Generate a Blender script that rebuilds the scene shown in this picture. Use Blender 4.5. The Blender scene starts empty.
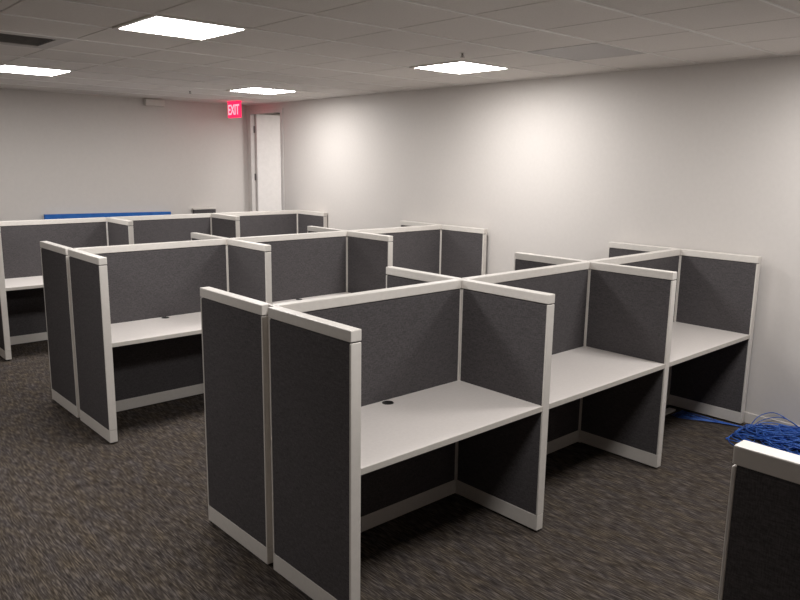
import bpy, bmesh, math, random
from mathutils import Matrix, Vector
random.seed(7)
S = bpy.context.scene
COL = S.collection
PI = math.pi

# ------------------------------------------------------------------ render look
S.view_settings.view_transform = 'Standard'
S.view_settings.look = 'None'
S.view_settings.gamma = 1.0
S.view_settings.use_curve_mapping = False
S.view_settings.exposure = 0.0

# ------------------------------------------------------------------ measured dimensions (metres)
W = 1.3063          # cubicle pitch along a row
D = 0.6456          # divider length from the row's centre line
H = 1.3417          # partition height
T = 0.0535          # partition thickness
DESK = 0.737
ZC = 2.814          # ceiling height
XR, YB = 4.0, 6.982 # right wall, back wall
XL, YF = -5.2, -6.2 # left wall, wall behind the camera
GX, GY, GP = 0.07, 0.005, 0.635   # ceiling grid origin and pitch

# ------------------------------------------------------------------ mesh helpers
def box(bm, x0, x1, y0, y1, z0, z1, bev=0.0, seg=2):
    b = bmesh.new()
    bmesh.ops.create_cube(b, size=1.0)
    for v in b.verts:
        v.co = Vector(((x0 + x1) / 2 + v.co.x * (x1 - x0),
                       (y0 + y1) / 2 + v.co.y * (y1 - y0),
                       (z0 + z1) / 2 + v.co.z * (z1 - z0)))
    if bev > 0:
        bmesh.ops.bevel(b, geom=b.edges[:], offset=bev, segments=seg, profile=0.5, affect='EDGES')
    m = bpy.data.meshes.new('tmp'); b.to_mesh(m); b.free()
    bm.from_mesh(m); bpy.data.meshes.remove(m)

def cyl(bm, x, y, z0, z1, r0, r1=None, seg=24):
    r1 = r0 if r1 is None else r1
    bmesh.ops.create_cone(bm, cap_ends=True, segments=seg, radius1=r0, radius2=r1, depth=z1 - z0,
                          matrix=Matrix.Translation((x, y, (z0 + z1) / 2)))

def tube(bm, pts, r, sides=6):
    pts = [Vector(p) for p in pts]
    n = len(pts); rings = []
    up = Vector((0, 0, 1)); prev = None
    for i in range(n):
        t = (pts[min(i + 1, n - 1)] - pts[max(i - 1, 0)])
        if t.length < 1e-9: t = Vector((1, 0, 0))
        t.normalize()
        a = (prev if prev is not None else (up if abs(t.z) < .9 else Vector((1, 0, 0))))
        a = a - t * a.dot(t)
        if a.length < 1e-6: a = t.orthogonal()
        a.normalize(); prev = a
        b = t.cross(a)
        rings.append([bm.verts.new(pts[i] + (a * math.cos(2 * PI * k / sides) + b * math.sin(2 * PI * k / sides)) * r)
                      for k in range(sides)])
    for i in range(n - 1):
        for k in range(sides):
            f = bm.faces.new((rings[i][k], rings[i][(k + 1) % sides], rings[i + 1][(k + 1) % sides], rings[i + 1][k]))
            f.smooth = True
    bm.faces.new(rings[0][::-1]); bm.faces.new(rings[-1])

def spline(ctrl, per=8):
    P = [Vector(c) for c in ctrl]
    P = [P[0] * 2 - P[1]] + P + [P[-1] * 2 - P[-2]]
    out = []
    for i in range(1, len(P) - 2):
        p0, p1, p2, p3 = P[i - 1:i + 3]
        for k in range(per):
            t = k / per
            out.append(0.5 * ((2 * p1) + (p2 - p0) * t + (2 * p0 - 5 * p1 + 4 * p2 - p3) * t * t
                              + (3 * p1 - p0 - 3 * p2 + p3) * t ** 3))
    out.append(P[-2])
    return out

def mesh_of(name, fn, mat):
    bm = bmesh.new(); fn(bm)
    bmesh.ops.recalc_face_normals(bm, faces=bm.faces[:])
    m = bpy.data.meshes.new(name); bm.to_mesh(m); bm.free()
    m.materials.append(mat)
    return m

def link(name, data, parent=None, loc=(0, 0, 0), rz=0.0):
    o = bpy.data.objects.new(name, data); COL.objects.link(o)
    o.location = loc; o.rotation_euler = (0, 0, rz)
    if parent: o.parent = parent
    return o

def tag(o, label, cat, group=None):
    o['label'] = label; o['category'] = cat; o['kind'] = 'thing'
    if group: o['group'] = group
    return o

def thing(name, label, cat, loc=(0, 0, 0), rz=0.0, group=None):
    return tag(link(name, None, None, loc, rz), label, cat, group)

def part(name, fn, mat, parent, label=None, loc=(0, 0, 0)):
    o = link(name, mesh_of(name, fn, mat), parent, loc)
    if label: o['label'] = label
    return o

def struct(name, fn, mat, parent=None):
    o = link(name, mesh_of(name, fn, mat), parent)
    if not parent: o['kind'] = 'structure'
    return o

# ------------------------------------------------------------------ materials
def srgb(r, g, b):
    f = lambda c: (c / 255) / 12.92 if c <= 10 else (((c / 255) + 0.055) / 1.055) ** 2.4
    return (f(r), f(g), f(b), 1)

def base_mat(name, col, rough=0.6, spec=0.3, metal=0.0):
    m = bpy.data.materials.new(name); m.use_nodes = True
    b = m.node_tree.nodes['Principled BSDF']
    b.inputs['Base Color'].default_value = col
    b.inputs['Roughness'].default_value = rough
    b.inputs['Specular IOR Level'].default_value = spec
    b.inputs['Metallic'].default_value = metal
    return m, m.node_tree, b

def noisy(name, c0, c1, scale, rough=0.6, spec=0.3, stretch=(1, 1, 1), bump=0.0, detail=4.0, lo=0.35, hi=0.65):
    m, nt, b = base_mat(name, c0, rough, spec)
    N, L = nt.nodes, nt.links
    tc = N.new('ShaderNodeTexCoord'); mp = N.new('ShaderNodeMapping')
    mp.inputs['Scale'].default_value = stretch
    nz = N.new('ShaderNodeTexNoise'); nz.inputs['Scale'].default_value = scale; nz.inputs['Detail'].default_value = detail
    cr = N.new('ShaderNodeValToRGB')
    cr.color_ramp.elements[0].position = lo; cr.color_ramp.elements[0].color = c0
    cr.color_ramp.elements[1].position = hi; cr.color_ramp.elements[1].color = c1
    L.new(tc.outputs['Object'], mp.inputs['Vector']); L.new(mp.outputs['Vector'], nz.inputs['Vector'])
    L.new(nz.outputs['Fac'], cr.inputs['Fac']); L.new(cr.outputs['Color'], b.inputs['Base Color'])
    if bump:
        bp = N.new('ShaderNodeBump'); bp.inputs['Strength'].default_value = bump; bp.inputs['Distance'].default_value = 0.002
        L.new(nz.outputs['Fac'], bp.inputs['Height']); L.new(bp.outputs['Normal'], b.inputs['Normal'])
    return m

def emit(name, col, strength):
    m, nt, b = base_mat(name, col, 0.5)
    b.inputs['Emission Color'].default_value = col
    b.inputs['Emission Strength'].default_value = strength
    return m

M = {}
M['wall'] = noisy('wall_paint', srgb(212, 206, 201), srgb(214, 208, 203), 30, 0.55, 0.25)
M['tile'] = noisy('ceiling_tile', srgb(237, 232, 227), srgb(243, 238, 233), 120, 0.9, 0.1, bump=0.25)
M['tee'] = noisy('ceiling_tee', srgb(251, 248, 244), srgb(253, 250, 246), 10, 0.35)
M['trim'] = noisy('partition_trim', srgb(216, 210, 203), srgb(220, 214, 207), 40, 0.4, 0.35)
M['laminate'] = noisy('worktop_laminate', srgb(215, 208, 203), srgb(219, 212, 207), 60, 0.38, 0.4)
M['edge'] = noisy('worktop_edge', srgb(196, 190, 182), srgb(201, 195, 187), 60, 0.5, 0.3)
M['black'] = noisy('black_plastic', srgb(28, 27, 27), srgb(34, 33, 33), 80, 0.45, 0.3)
M['foot'] = noisy('foot_rubber', srgb(40, 38, 37), srgb(48, 46, 45), 80, 0.7, 0.2)
M['door'] = noisy('door_paint', srgb(226, 222, 219), srgb(231, 227, 224), 15, 0.45, 0.3)
M['jamb'] = noisy('jamb_paint', srgb(205, 200, 196), srgb(210, 205, 201), 15, 0.45, 0.3)
M['base'] = noisy('baseboard_paint', srgb(214, 208, 203), srgb(218, 212, 207), 15, 0.45, 0.3)
M['hinge'] = noisy('hinge_metal', srgb(90, 88, 86), srgb(105, 102, 100), 90, 0.4, 0.5)
M['panel_grey'] = noisy('grey_panel', srgb(193, 189, 187), srgb(197, 193, 191), 30, 0.5, 0.3)
M['vent'] = noisy('vent_metal', srgb(206, 200, 194), srgb(211, 205, 199), 30, 0.5, 0.3)
M['vent_dark'] = noisy('vent_cavity', srgb(58, 55, 53), srgb(64, 61, 59), 30, 0.8, 0.1)
M['slat'] = noisy('vent_slat', srgb(128, 123, 119), srgb(134, 129, 125), 30, 0.5, 0.3)
M['lamp_frame'] = noisy('lamp_frame', srgb(228, 222, 214), srgb(232, 226, 218), 30, 0.4, 0.3)
M['white_plastic'] = noisy('white_plastic', srgb(222, 217, 210), srgb(226, 221, 214), 30, 0.4, 0.3)
M['brass'] = noisy('sprinkler_metal', srgb(120, 112, 104), srgb(140, 132, 124), 80, 0.35, 0.5)
M['blue_board'] = noisy('blue_board', srgb(38, 98, 178), srgb(48, 110, 190), 12, 0.5, 0.3)
M['cable'] = noisy('blue_cable', srgb(34, 76, 164), srgb(78, 124, 206), 25, 0.4, 0.4)
M['lamp'] = emit('lamp_diffuser', (1.0, 0.983, 0.967, 1), 41.5)
M['exit_red'] = emit('exit_red', (1.0, 0.02, 0.10, 1), 1.15)
M['exit_letter'] = emit('exit_letter', (1.0, 0.36, 0.44, 1), 1.25)

def fabric():
    m, nt, b = base_mat('grey_fabric', srgb(78, 77, 79), 0.95, 0.12)
    N, L = nt.nodes, nt.links
    tc = N.new('ShaderNodeTexCoord')
    w = []
    for sc in ((900, 900, 160), (160, 160, 900)):       # weft and warp threads
        mp = N.new('ShaderNodeMapping'); mp.inputs['Scale'].default_value = sc
        nz = N.new('ShaderNodeTexNoise'); nz.inputs['Scale'].default_value = 0.35; nz.inputs['Detail'].default_value = 2
        L.new(tc.outputs['Object'], mp.inputs['Vector']); L.new(mp.outputs['Vector'], nz.inputs['Vector']); w.append(nz)
    ad = N.new('ShaderNodeMath'); ad.operation = 'ADD'
    L.new(w[0].outputs['Fac'], ad.inputs[0]); L.new(w[1].outputs['Fac'], ad.inputs[1])
    mr = N.new('ShaderNodeMapRange'); mr.inputs['From Min'].default_value = 0.6; mr.inputs['From Max'].default_value = 1.4
    L.new(ad.outputs[0], mr.inputs['Value'])
    cr = N.new('ShaderNodeValToRGB')
    cr.color_ramp.elements[0].position = 0.1; cr.color_ramp.elements[0].color = srgb(67, 64, 65)
    cr.color_ramp.elements[1].position = 0.9; cr.color_ramp.elements[1].color = srgb(95, 91, 92)
    L.new(mr.outputs['Result'], cr.inputs['Fac']); L.new(cr.outputs['Color'], b.inputs['Base Color'])
    bp = N.new('ShaderNodeBump'); bp.inputs['Strength'].default_value = 0.15; bp.inputs['Distance'].default_value = 0.001
    L.new(ad.outputs[0], bp.inputs['Height']); L.new(bp.outputs['Normal'], b.inputs['Normal'])
    return m
M['fabric'] = fabric()

def carpet():
    m, nt, b = base_mat('loop_carpet', srgb(80, 72, 66), 0.97, 0.08)
    N, L = nt.nodes, nt.links
    tc = N.new('ShaderNodeTexCoord')
    def nz(stretch, scale, detail):
        mp = N.new('ShaderNodeMapping'); mp.inputs['Scale'].default_value = stretch
        n = N.new('ShaderNodeTexNoise'); n.inputs['Scale'].default_value = scale; n.inputs['Detail'].default_value = detail
        L.new(tc.outputs['Object'], mp.inputs['Vector']); L.new(mp.outputs['Vector'], n.inputs['Vector'])
        return n
    streak = nz((150, 13, 1), 1.0, 3)       # fine streaks running towards the back wall
    wide = nz((30, 8, 1), 1.0, 4)
    hue = nz((14, 5, 1), 1.0, 4)
    mx = N.new('ShaderNodeMath'); mx.operation = 'MULTIPLY_ADD'; mx.inputs[1].default_value = 0.78
    ml = N.new('ShaderNodeMath'); ml.operation = 'MULTIPLY'; ml.inputs[1].default_value = 0.22
    L.new(wide.outputs['Fac'], ml.inputs[0]); L.new(streak.outputs['Fac'], mx.inputs[0]); L.new(ml.outputs[0], mx.inputs[2])
    cr = N.new('ShaderNodeValToRGB')
    e = cr.color_ramp.elements
    e[0].position = 0.36; e[0].color = srgb(47, 42, 39)
    e[1].position = 0.64; e[1].color = srgb(106, 98, 91)
    k = e.new(0.5); k.color = srgb(71, 65, 60)
    L.new(mx.outputs[0], cr.inputs['Fac'])
    cr2 = N.new('ShaderNodeValToRGB')
    f = cr2.color_ramp.elements
    f[0].position = 0.3; f[0].color = (0.95, 0.97, 1.08, 1); f[1].position = 0.7; f[1].color = (1.08, 1.02, 0.9, 1)
    L.new(hue.outputs['Fac'], cr2.inputs['Fac'])
    mc = N.new('ShaderNodeMix'); mc.data_type = 'RGBA'; mc.blend_type = 'MULTIPLY'; mc.inputs['Factor'].default_value = 1.0
    L.new(cr.outputs['Color'], mc.inputs['A']); L.new(cr2.outputs['Color'], mc.inputs['B'])
    L.new(mc.outputs['Result'], b.inputs['Base Color'])
    bp = N.new('ShaderNodeBump'); bp.inputs['Strength'].default_value = 0.5; bp.inputs['Distance'].default_value = 0.003
    L.new(streak.outputs['Fac'], bp.inputs['Height']); L.new(bp.outputs['Normal'], b.inputs['Normal'])
    return m
M['carpet'] = carpet()

# ------------------------------------------------------------------ room shell
DY0, DY1, DZ = 6.04, 6.866, 2.685       # door opening in the right wall
TH = 0.06
struct('floor', lambda bm: box(bm, XL, XR, YF, YB, -0.1, 0), M['carpet'])
struct('wall_back', lambda bm: box(bm, XL, XR, YB, YB + TH, 0, ZC), M['wall'])
struct('wall_left', lambda bm: box(bm, XL - TH, XL, YF, YB, 0, ZC), M['wall'])
struct('wall_front', lambda bm: box(bm, XL, XR, YF - TH, YF, 0, ZC), M['wall'])
def right_wall(bm):
    box(bm, XR, XR + TH, YF, DY0, 0, ZC)
    box(bm, XR, XR + TH, DY1, YB + TH, 0, ZC)
    box(bm, XR, XR + TH, DY0, DY1, DZ, ZC)
struct('wall_right', right_wall, M['wall'])
def bb_right(bm):
    box(bm, XR - 0.012, XR, YF + 0.012, DY0 - 0.06, 0, 0.085, 0.003)
    box(bm, XR - 0.012, XR, DY1 + 0.08, YB - 0.012, 0, 0.085, 0.003)
struct('baseboard_right', bb_right, M['base'])
struct('baseboard_back', lambda bm: box(bm, XL + 0.012, XR, YB - 0.012, YB, 0, 0.085, 0.003), M['base'])
struct('baseboard_left', lambda bm: box(bm, XL, XL + 0.012, YF, YB - 0.012, 0, 0.085, 0.003), M['base'])
struct('baseboard_front', lambda bm: box(bm, XL + 0.012, XR, YF, YF + 0.012, 0, 0.085, 0.003), M['base'])

# lay-in ceiling: tiles with grooves between their long runs and flush cross tees
NEAR = (0, -3)      # the light over the camera's aisle
HOLES = {(0, 2), (4, 2), (0, 7), (4, 7), (-4, 2), (-4, 7), (-4, -3), (0, -3), (4, -3), (-1, 4), (4, 0), (0, -8), (-4, -8), (4, -8)}
def ceiling(bm):
    box(bm, XL, XR, YF, YB, ZC + 0.012, ZC + 0.1)
    i0, i1 = math.floor((XL - GX) / GP), math.ceil((XR - GX) / GP)
    j0, j1 = math.floor((YF - GY) / GP), math.ceil((YB - GY) / GP)
    g = 0.005
    for i in range(i0, i1):
        for j in range(j0, j1):
            if (i, j) in HOLES: continue
            x0, x1 = max(GX + i * GP + g, XL), min(GX + (i + 1) * GP - g, XR)
            y0, y1 = max(GY + j * GP, YF), min(GY + (j + 1) * GP, YB)
            if x1 - x0 < 0.03 or y1 - y0 < 0.03: continue
            box(bm, x0, x1, y0, y1, ZC, ZC + 0.012, 0.003, 1)
struct('ceiling', ceiling, M['tile'])
def tees(bm):
    j0, j1 = math.ceil((YF - GY) / GP), math.floor((YB - GY) / GP)
    for j in range(j0, j1 + 1):
        box(bm, XL, XR, GY + j * GP - 0.009, GY + j * GP + 0.009, ZC - 0.006, ZC + 0.006)
struct('trim_1', tees, M['tee'])
def wall_angle(bm):
    a = 0.018
    box(bm, XR - a, XR, YF, YB, ZC - 0.004, ZC + 0.002)
    box(bm, XL, XR - a, YB - a, YB, ZC - 0.004, ZC + 0.002)
    box(bm, XL, XL + a, YF, YB - a, ZC - 0.004, ZC + 0.002)
struct('trim_2', wall_angle, M['tee'])

# door with its frame
HX, HY = XR + TH + 0.003, DY1 - 0.016      # hinge line: the leaf stands open into the corridor
def leaf(bm): box(bm, HX, HX + DY1 - DY0 - 0.06, HY - 0.044, HY, 0.008, DZ - 0.004, 0.002)
d = link('door_1', mesh_of('door_1', leaf, M['door'])); d['kind'] = 'structure'
def jamb(bm):
    for (a, b) in ((DY0, DY0 + 0.014), (DY1 - 0.014, DY1)):
        box(bm, XR - 0.004, XR + TH, a, b, 0, DZ, 0.002)
    box(bm, XR - 0.004, XR + TH, DY0 + 0.014, DY1 - 0.014, DZ - 0.003, DZ, 0.001)
    box(bm, XR - 0.014, XR, DY0 - 0.05, DY0 + 0.012, 0, DZ + 0.045, 0.003)
    box(bm, XR - 0.014, XR, DY1 - 0.012, DY1 + 0.07, 0, DZ + 0.045, 0.003)
    box(bm, XR - 0.014, XR, DY0 + 0.012, DY1 - 0.012, DZ - 0.012, DZ + 0.045, 0.003)
jo = part('door_frame', jamb, M['jamb'], d)
for z in (2.46, 1.76, 1.0, 0.3):
    def hg(bm, z=z):
        cyl(bm, XR + TH - 0.006, DY1 - 0.020, z - 0.05, z + 0.05, 0.006, seg=16)
        box(bm, XR + TH - 0.024, XR + TH - 0.002, DY1 - 0.018, DY1 - 0.013, z - 0.05, z + 0.05)
    part('hinge', hg, M['hinge'], d, 'dark metal hinge')
def handle(bm):
    hx = HX + DY1 - DY0 - 0.13
    tube(bm, [(hx, HY - 0.04, 1.0), (hx, HY - 0.10, 1.0)], 0.011, 12)
    tube(bm, [(hx + 0.008, HY - 0.095, 1.0), (hx - 0.11, HY - 0.095, 1.0)], 0.009, 12)
part('door_handle', handle, M['hinge'], d)
# the corridor the door opens into
CX0, CX1, CY0, CY1 = XR + TH, 5.9, 3.8, 8.2
struct('floor_corridor', lambda bm: (box(bm, CX0, CX1, CY0, CY1, -0.1, 0), box(bm, XR, CX0, DY0, DY1, -0.1, 0)), M['carpet'])
def cor(bm):
    box(bm, CX1, CX1 + .1, CY0, CY1, 0, ZC)
    box(bm, CX0, CX1, CY0 - .1, CY0, 0, ZC)
    box(bm, CX0, CX1, CY1, CY1 + .1, 0, ZC)
    box(bm, CX0 - .1, CX0, YB + TH, CY1, 0, ZC)
struct('wall_corridor', cor, M['wall'])
struct('ceiling_corridor', lambda bm: box(bm, CX0, CX1, CY0, CY1, ZC + .012, ZC + .1), M['tile'])

# ------------------------------------------------------------------ partitions
def panel_meshes(L):
    h = L / 2; t = T / 2
    return dict(
        fabric=mesh_of('fabric', lambda bm: (box(bm, -h + 0.010, h - 0.010, -t + 0.001, t - 0.001, 0.103, H - 0.056, 0.003),
                                             box(bm, -h + 0.010, h - 0.010, -t + 0.006, t - 0.006, H - 0.058, H - 0.045)), M['fabric']),
        cap=mesh_of('top_cap', lambda bm: box(bm, -h, h, -t - 0.002, t + 0.002, H - 0.050, H, 0.004), M['trim']),
        base=mesh_of('base_trim', lambda bm: box(bm, -h + 0.0005, h - 0.0005, -t, t, 0.014, 0.104, 0.002), M['trim']),
        ea=mesh_of('end_trim', lambda bm: box(bm, -h, -h + 0.011, -t - 0.0005, t + 0.0005, 0.106, H - 0.055, 0.0025), M['trim']),
        eb=mesh_of('end_trim', lambda bm: box(bm, h - 0.011, h, -t - 0.0005, t + 0.0005, 0.106, H - 0.055, 0.0025), M['trim']),
        fa=mesh_of('levelling_foot', lambda bm: cyl(bm, -h + 0.05, 0, 0, 0.018, 0.020, 0.014, 16), M['foot']),
        fb=mesh_of('levelling_foot', lambda bm: cyl(bm, h - 0.05, 0, 0, 0.018, 0.020, 0.014, 16), M['foot']))
LS, LW = W - T, D - T / 2
SPINE, WING = panel_meshes(LS), panel_meshes(LW)
POST = mesh_of('connector_post', lambda bm: box(bm, -T / 2 + 0.020, T / 2 - 0.020, -T / 2, T / 2, 0, H - 0.052), M['trim'])
POSTCAP = mesh_of('post_cap', lambda bm: box(bm, -T / 2 + 0.010, T / 2 - 0.010, -T / 2 + 0.001, T / 2 - 0.001, H - 0.052, H - 0.001, 0.003), M['trim'])

POST_END = mesh_of('connector_post', lambda bm: box(bm, -T / 2 + 0.001, T / 2 - 0.001, -T / 2, -T / 2 + 0.018, 0, H - 0.002), M['trim'])

def panel(kind, loc, rz, label, group, post=None, end=False):
    ms = SPINE if kind == 'spine' else WING
    t = thing('cubicle_panel', label, 'cubicle panel', loc, rz, group)
    for n, k, lb in (('fabric', 'fabric', 'dark grey woven fabric'), ('top_cap', 'cap', 'off-white top cap'), ('base_trim', 'base', 'off-white base trim'),
                     ('end_trim', 'ea', 'off-white edge strip'), ('end_trim', 'eb', 'off-white edge strip'),
                     ('levelling_foot', 'fa', 'dark foot'), ('levelling_foot', 'fb', 'dark foot')):
        o = link(n, ms[k], t); o['label'] = lb
    if post is not None:                 # the corner post rides on this panel's inner end
        o = link('connector_post', POST_END if end else POST, t, (post, 0, 0), 0 if end else PI / 2); o['label'] = 'off-white corner post'
        if not end: link('post_cap', POSTCAP, o)
    return t

def worktop(loc, label, group, grommet):
    t = thing('worktop', label, 'desk', loc, 0, group)
    x = (W - T) / 2; y0, y1 = -D + 0.002, -T / 2 - 0.0012
    part('desk_surface', lambda bm: box(bm, -x, x, y0 + 0.0035, y1, DESK - 0.030, DESK, 0.0015), M['laminate'], t)
    part('edge_band', lambda bm: box(bm, -x, x, y0, y0 + 0.0035, DESK - 0.030, DESK, 0.0015), M['edge'], t, 'slightly darker front edge band')
    if grommet:
        def gr(bm):
            cyl(bm, 0.025, -0.072, DESK - 0.01, DESK + 0.0025, 0.033, 0.031, 32)
        def slot(bm):
            cyl(bm, 0.025, -0.060, DESK + 0.001, DESK + 0.004, 0.013, 0.012, 20)
        g = part('grommet', gr, M['black'], t, 'round black cable grommet')
        part('cable_slot', slot, M['foot'], g)

ROWS = [((0.0, 0.0), 'nearest full row', True), ((0.0066, 2.765), 'middle row', True), ((0.0374, 5.591), 'farthest row', False)]
NTH = ['first', 'second', 'third']
for r, ((ox, oy), rn, both) in enumerate(ROWS):
    for k in range(1, 4):
        cx = ox + (k - 0.5) * W
        desk_at = ['at the aisle end', 'in the middle', 'next to the right wall'][k - 1]
        panel('spine', (cx, oy, 0), 0,
              f'wide grey panel behind the desk {desk_at} of the {rn}', f'long centre partitions of the {rn}')
        worktop((cx, oy, 0), f'white laminate desk {desk_at} of the {rn}' + (', round black grommet showing' if (r, k) in ((0, 1), (1, 1), (1, 2)) else ''),
                f'worktops of the {rn}', True)
    yc = (D + T / 2) / 2
    for k in range(4):
        x = ox + k * W
        if k == 0:
            lf = f'grey aisle end panel of the {rn}, camera side, enclosing its first desk'
        elif k < 3:
            lf = f'grey divider between the {NTH[k-1]} and {NTH[k]} desks from the aisle, {rn}'
        else:
            lf = f'grey end divider against the right wall, camera side of the {rn}'
        panel('wing', (x, oy - yc, 0), PI / 2, lf, f'front dividers of the {rn}', post=LW / 2 + T / 2, end=(k == 0))
        if both:
            if k == 0:
                lb = f'grey aisle end panel of the {rn}, far side, left of its twin'
            else:
                lb = (f'rear divider of the {rn}, {NTH[k-1]} from the aisle, only its top showing'
                      if k < 3 else f'rear divider of the {rn}, nearest the right wall, only its top showing')
            panel('wing', (x, oy + yc, 0), PI / 2, lb, f'rear dividers of the {rn}')
# the row the camera stands beside: only the corner of its aisle end panel shows
panel('wing', (-0.024, -2.183 - LW / 2, 0), PI / 2, 'grey partition cropped by the bottom right corner of the photo, bright white cap', None)

# ------------------------------------------------------------------ ceiling fittings
def troffer(i, j, label):
    x, y = GX + (i + .5) * GP, GY + (j + .5) * GP
    t = thing('ceiling_light', label, 'ceiling light', (x, y, ZC), 0, 'square ceiling lights')
    a, b = GP / 2 - 0.004, GP / 2 - 0.034
    def frame(bm):
        for s in (-1, 1):
            box(bm, min(s * a, s * b), max(s * a, s * b), -a, a, -0.009, 0.012, 0.002)
            box(bm, -b, b, min(s * a, s * b), max(s * a, s * b), -0.009, 0.012, 0.002)
        box(bm, -a, a, -a, a, 0.006, 0.02)
    part('frame', frame, M['lamp_frame'], t, 'off-white light frame')
    def diff(bm):
        n = 10; v = {}
        for p in range(n + 1):
            for q in range(n + 1):
                u, w = -1 + 2 * p / n, -1 + 2 * q / n
                v[p, q] = bm.verts.new((u * b, w * b, -0.006 - 0.014 * (1 - u ** 2) ** .5 * (1 - w ** 4)))
        for p in range(n):
            for q in range(n):
                bm.faces.new((v[p, q], v[p, q + 1], v[p + 1, q + 1], v[p + 1, q])).smooth = True
    o = part('diffuser', diff, M['lamp'], t, 'glowing white diffuser')
    return t
troffer(0, 2, 'brightest square ceiling light, largest, at the top left')
troffer(0, 7, 'lit square ceiling light cut by the left picture edge, beyond the ceiling vent')
troffer(4, 7, 'lit square ceiling light farthest away, in front of the red exit sign')
troffer(4, 2, 'lit square ceiling light near the right wall, beside the grey ceiling panel')
for (i, j, lb) in ((*NEAR, 'lit square ceiling light out of view above the aisle near the camera'),
                   (4, -3, 'lit square ceiling light out of view above the blue cable heap'),
                   (-4, 2, 'lit square ceiling light out of view above the carpet aisle on the left')):
    troffer(i, j, lb)

troffer(7.0, 7.7, 'lit square ceiling light in the corridor beyond the open door')

def unlit(i, j):      # plain tiles closing the remaining cut-outs
    return lambda bm: box(bm, GX + i * GP + .005, GX + (i + 1) * GP - .005, GY + j * GP, GY + (j + 1) * GP, ZC, ZC + .012, .003, 1)
def spare(bm):
    for ij in ((-4, -3), (-4, 7), (0, -8), (-4, -8), (4, -8)): unlit(*ij)(bm)
struct('trim_3', spare, M['tile'])

# ceiling air vent, top left
x, y = GX - .5 * GP, GY + 4.5 * GP
t = thing('ceiling_vent', 'square ceiling air vent with dark slot at the upper left', 'vent', (x, y, ZC))
a, b = GP / 2 - 0.004, 0.222
def vframe(bm):
    for s in (-1, 1):
        box(bm, min(s * a, s * b), max(s * a, s * b), -a, a, -0.006, 0.012, 0.002)
        box(bm, -b, b, min(s * a, s * b), max(s * a, s * b), -0.006, 0.012, 0.002)
part('frame', vframe, M['vent'], t)
part('cavity', lambda bm: box(bm, -b, b, -b, b, 0.004, 0.012), M['vent_dark'], t, 'dark vent opening')
for k in range(7):
    def sl(bm, k=k):
        q = -0.19 + 0.38 * k / 6
        box(bm, -b, b, q - 0.004, q + 0.004, -0.003, 0.005)
    part('slat', sl, M['slat'], t, 'grey vent slat')

# flat grey panel in the ceiling near the right wall
tag(link('ceiling_tile', mesh_of('ceiling_tile', lambda bm: box(bm, -GP / 2 + .004, GP / 2 - .004, -GP / 2 + .008, GP / 2 - .008, -0.001, 0.012, .002), M['panel_grey']),
         None, (GX + 4.5 * GP, GY + .5 * GP, ZC)), 'flat grey square tile in the ceiling near the right wall', 'ceiling tile')

def sprinkler(x, y, label):
    t = thing('sprinkler', label, 'sprinkler', (x, y, ZC), 0, 'ceiling sprinklers'); t.scale = (.7, .7, .48)
    part('escutcheon', lambda bm: cyl(bm, 0, 0, -0.006, 0, 0.030, 0.036, 24), M['white_plastic'], t)
    def st(bm):
        cyl(bm, 0, 0, -0.032, -0.004, 0.010, 0.013, 16)
        tube(bm, [(0.014, 0, -0.028), (0.017, 0, -0.045), (0.004, 0, -0.060)], 0.003, 6)
        tube(bm, [(-0.014, 0, -0.028), (-0.017, 0, -0.045), (-0.004, 0, -0.060)], 0.003, 6)
        cyl(bm, 0, 0, -0.056, -0.03, 0.004, seg=10)
    part('nozzle', st, M['brass'], t, 'dark metal nozzle')
    part('deflector', lambda bm: cyl(bm, 0, 0, -0.064, -0.060, 0.026, seg=20), M['brass'], t, 'dark metal deflector plate')
sprinkler(2.384, 5.527, 'small sprinkler hanging from the ceiling left of the exit sign')
sprinkler(2.335, 1.016, 'small sprinkler in the ceiling just above the light near the right wall')

# exit sign hung from the ceiling before the door
ex, ey = 3.50, 6.45
t = thing('exit_sign', 'glowing red EXIT sign hanging from the ceiling beside the door', 'exit sign', (ex, ey, ZC))
part('canopy', lambda bm: box(bm, -0.04, 0.04, -0.13, 0.13, -0.022, 0, 0.004), M['exit_red'], t)
part('sign_face', lambda bm: box(bm, -0.022, 0.022, -0.155, 0.155, -0.225, -0.022, 0.006), M['exit_red'], t, 'glowing red sign body')
def letters(side):
    cu = bpy.data.curves.new('lettering', 'FONT'); cu.body = 'EXIT'; cu.size = 0.150
    cu.align_x = 'CENTER'; cu.align_y = 'CENTER'; cu.extrude = 0.002; cu.offset = 0.003; cu.space_character = 1.0
    tmp = bpy.data.objects.new('tmp_text', cu); COL.objects.link(tmp)
    bpy.context.view_layer.update()
    me = bpy.data.meshes.new_from_object(tmp.evaluated_get(bpy.context.evaluated_depsgraph_get()))
    bpy.data.objects.remove(tmp); bpy.data.curves.remove(cu)
    me.name = 'lettering'; me.materials.clear(); me.materials.append(M['exit_letter'])
    for v in me.vertices: v.co.y *= 1.28
    o = link('lettering', me, t, (side * 0.0235, -0.012 if side < 0 else 0.012, -0.124))
    o.rotation_euler = (PI / 2, 0, -PI / 2 if side < 0 else PI / 2)
    o['label'] = 'pale glowing letters EXIT'
letters(-1); letters(1)

# white box high on the back wall
t = thing('wall_box', 'white rectangular box high on the back wall under the ceiling', 'wall box', (2.56, YB, 2.715))
part('housing', lambda bm: box(bm, -0.135, 0.135, -0.075, 0, 0, 0.085, 0.008), M['white_plastic'], t)
part('mounting_plate', lambda bm: box(bm, -0.11, 0.11, -0.02, 0, 0.085, 0.098, 0.002), M['white_plastic'], t)

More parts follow.
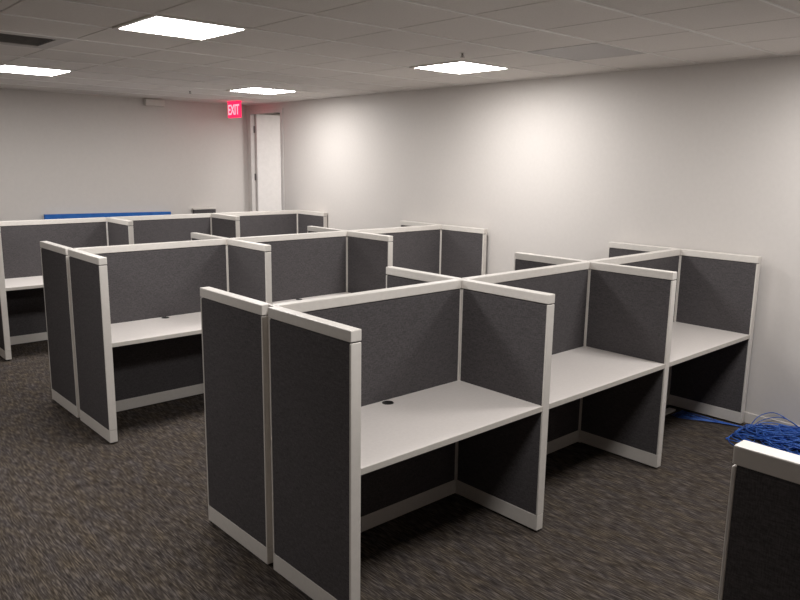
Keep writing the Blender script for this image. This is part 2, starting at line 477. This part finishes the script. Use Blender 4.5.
# ------------------------------------------------------------------ behind the farthest row
def board(bm):
    box(bm, -0.835, 0.835, -0.02, 0.02, 0, 1.29)
    for v in bm.verts:                       # its upper edge slopes a little
        if v.co.z > 1: v.co.z += -0.012 * v.co.x
tag(link('blue_board', mesh_of('blue_board', board, M['blue_board']), None, (1.885, YB - 0.035, 0)),
    'long bright blue board against the back wall, its edge above the farthest row', 'board')
t = thing('cubicle_panel', 'narrow dark panel with pale cap against the back wall, behind the farthest row', 'cubicle panel', (3.235, YB - 0.05, 0))
part('fabric', lambda bm: box(bm, -0.17, 0.17, -0.025, 0.025, 0.09, 1.296, 0.003), M['fabric'], t, 'dark fabric')
part('top_cap', lambda bm: box(bm, -0.185, 0.185, -0.027, 0.027, 1.296, 1.318, 0.004), M['trim'], t, 'pale top cap')
part('base_trim', lambda bm: box(bm, -0.17, 0.17, -0.025, 0.025, 0.0, 0.09, 0.003), M['trim'], t)

# ------------------------------------------------------------------ blue cable on the floor
def pile(bm):
    R = random.Random(11)
    cx, cy = 3.725, -1.14
    rx, ry = 0.225, 0.46
    for n in range(90):
        ux, uy = R.uniform(-.55, .55), R.uniform(-.6, .6)
        px, py = cx + ux * rx, cy + uy * ry
        rr = R.uniform(.35, .62)
        hh = max(0.02, 0.14 * (1 - ux * ux - uy * uy)) * R.uniform(.15, 1)
        ph = R.uniform(0, 2 * PI); pts = []
        m = 12; turns = R.choice((0.8, 1.0, 1.3))
        w1, w2 = R.uniform(0, 6), R.uniform(0, 6)
        for k in range(int(m * turns) + 1):
            a = ph + 2 * PI * k / m
            qx = px + rx * rr * math.cos(a) * (1 + .15 * math.sin(2 * a + w1))
            qy = py + ry * rr * math.sin(a) * (1 + .15 * math.sin(3 * a + w2))
            edge = ((qx - cx) / rx) ** 2 + ((qy - cy) / ry) ** 2
            qz = 0.005 + hh * max(0.0, 1.1 - 0.8 * edge) + 0.012 * math.sin(2 * a + w2) ** 2
            pts.append((min(qx, XR - .02), min(qy, -0.705), max(qz, 0.0042)))
        tube(bm, spline(pts, 4), 0.0036, 5)
    # high loops leaning on the wall and one stray loop on the carpet
    tube(bm, spline([(3.86, -0.72, .01), (3.93, -0.76, .10), (3.955, -0.86, .15), (3.955, -0.98, .115), (3.93, -1.1, .06), (3.85, -1.2, .03)], 8), 0.0036, 6)
    tube(bm, spline([(3.84, -0.74, .02), (3.92, -0.80, .085), (3.95, -0.93, .13), (3.93, -1.08, .08), (3.84, -1.18, .04)], 8), 0.0036, 6)
    tube(bm, spline([(3.80, -0.78, .02), (3.72, -0.715, .006), (3.62, -0.70, .005), (3.52, -0.715, .005), (3.45, -0.76, .005), (3.41, -0.83, .005), (3.42, -0.91, .005), (3.48, -0.99, .005), (3.58, -1.05, .015)], 8), 0.0036, 6)
tag(link('cable_heap', mesh_of('cable_heap', pile, M['cable'])), 'tangled heap of blue network cable on the carpet by the right wall', 'cable')
def bundle(bm):
    R = random.Random(5)
    for n in range(7):
        s = (n - 3) / 3
        tube(bm, spline([(3.845 + .008 * s, -0.68, .006 + .004 * abs(s)), (3.838 + .008 * s, -0.64 + .01 * R.random(), .010),
                         (3.80 + .025 * s, -0.48, .006 + .008 * R.random()), (3.76 + .07 * s, -0.34, .005 + .012 * R.random()),
                         (3.765 + .085 * s, -0.24, .005), (3.78 + .08 * s, -0.17, .005)], 8), 0.0034, 6)
tag(link('cable_bundle', mesh_of('cable_bundle', bundle, M['cable'])), 'thin bundle of blue cables along the last divider under the nearest row', 'cable')
tag(link('trim_strip', mesh_of('trim_strip', lambda bm: box(bm, -0.12, 0.12, -0.03, 0.03, 0, 0.016, .002), M['trim']), None, (3.70, -0.11, 0), 0.0),
    'short white trim strip on the carpet under the desk next to the wall', 'trim strip')

# ------------------------------------------------------------------ daylight-free room: faint ambient only
wd = bpy.data.worlds.new('World'); S.world = wd; wd.use_nodes = True
wd.node_tree.nodes['Background'].inputs['Color'].default_value = (0, 0, 0, 1)

# ------------------------------------------------------------------ camera (fitted to the photograph)
F, YAW, PITCH, ROLL = 726.494, 0.736807, -0.187149, 0.0143035
fw = Vector((math.sin(YAW) * math.cos(PITCH), math.cos(YAW) * math.cos(PITCH), math.sin(PITCH)))
r = Vector((math.cos(YAW), -math.sin(YAW), 0)); u = r.cross(fw)
r2 = r * math.cos(ROLL) + u * math.sin(ROLL); u2 = -r * math.sin(ROLL) + u * math.cos(ROLL)
cd = bpy.data.cameras.new('camera'); cam = bpy.data.objects.new('camera', cd); COL.objects.link(cam)
cd.sensor_width = 36; cd.lens = F * 36 / 800; cd.clip_start = 0.05
cam.matrix_world = Matrix(((r2.x, u2.x, -fw.x, -1.78851), (r2.y, u2.y, -fw.y, -2.876016), (r2.z, u2.z, -fw.z, 2.007538), (0, 0, 0, 1)))
S.camera = cam
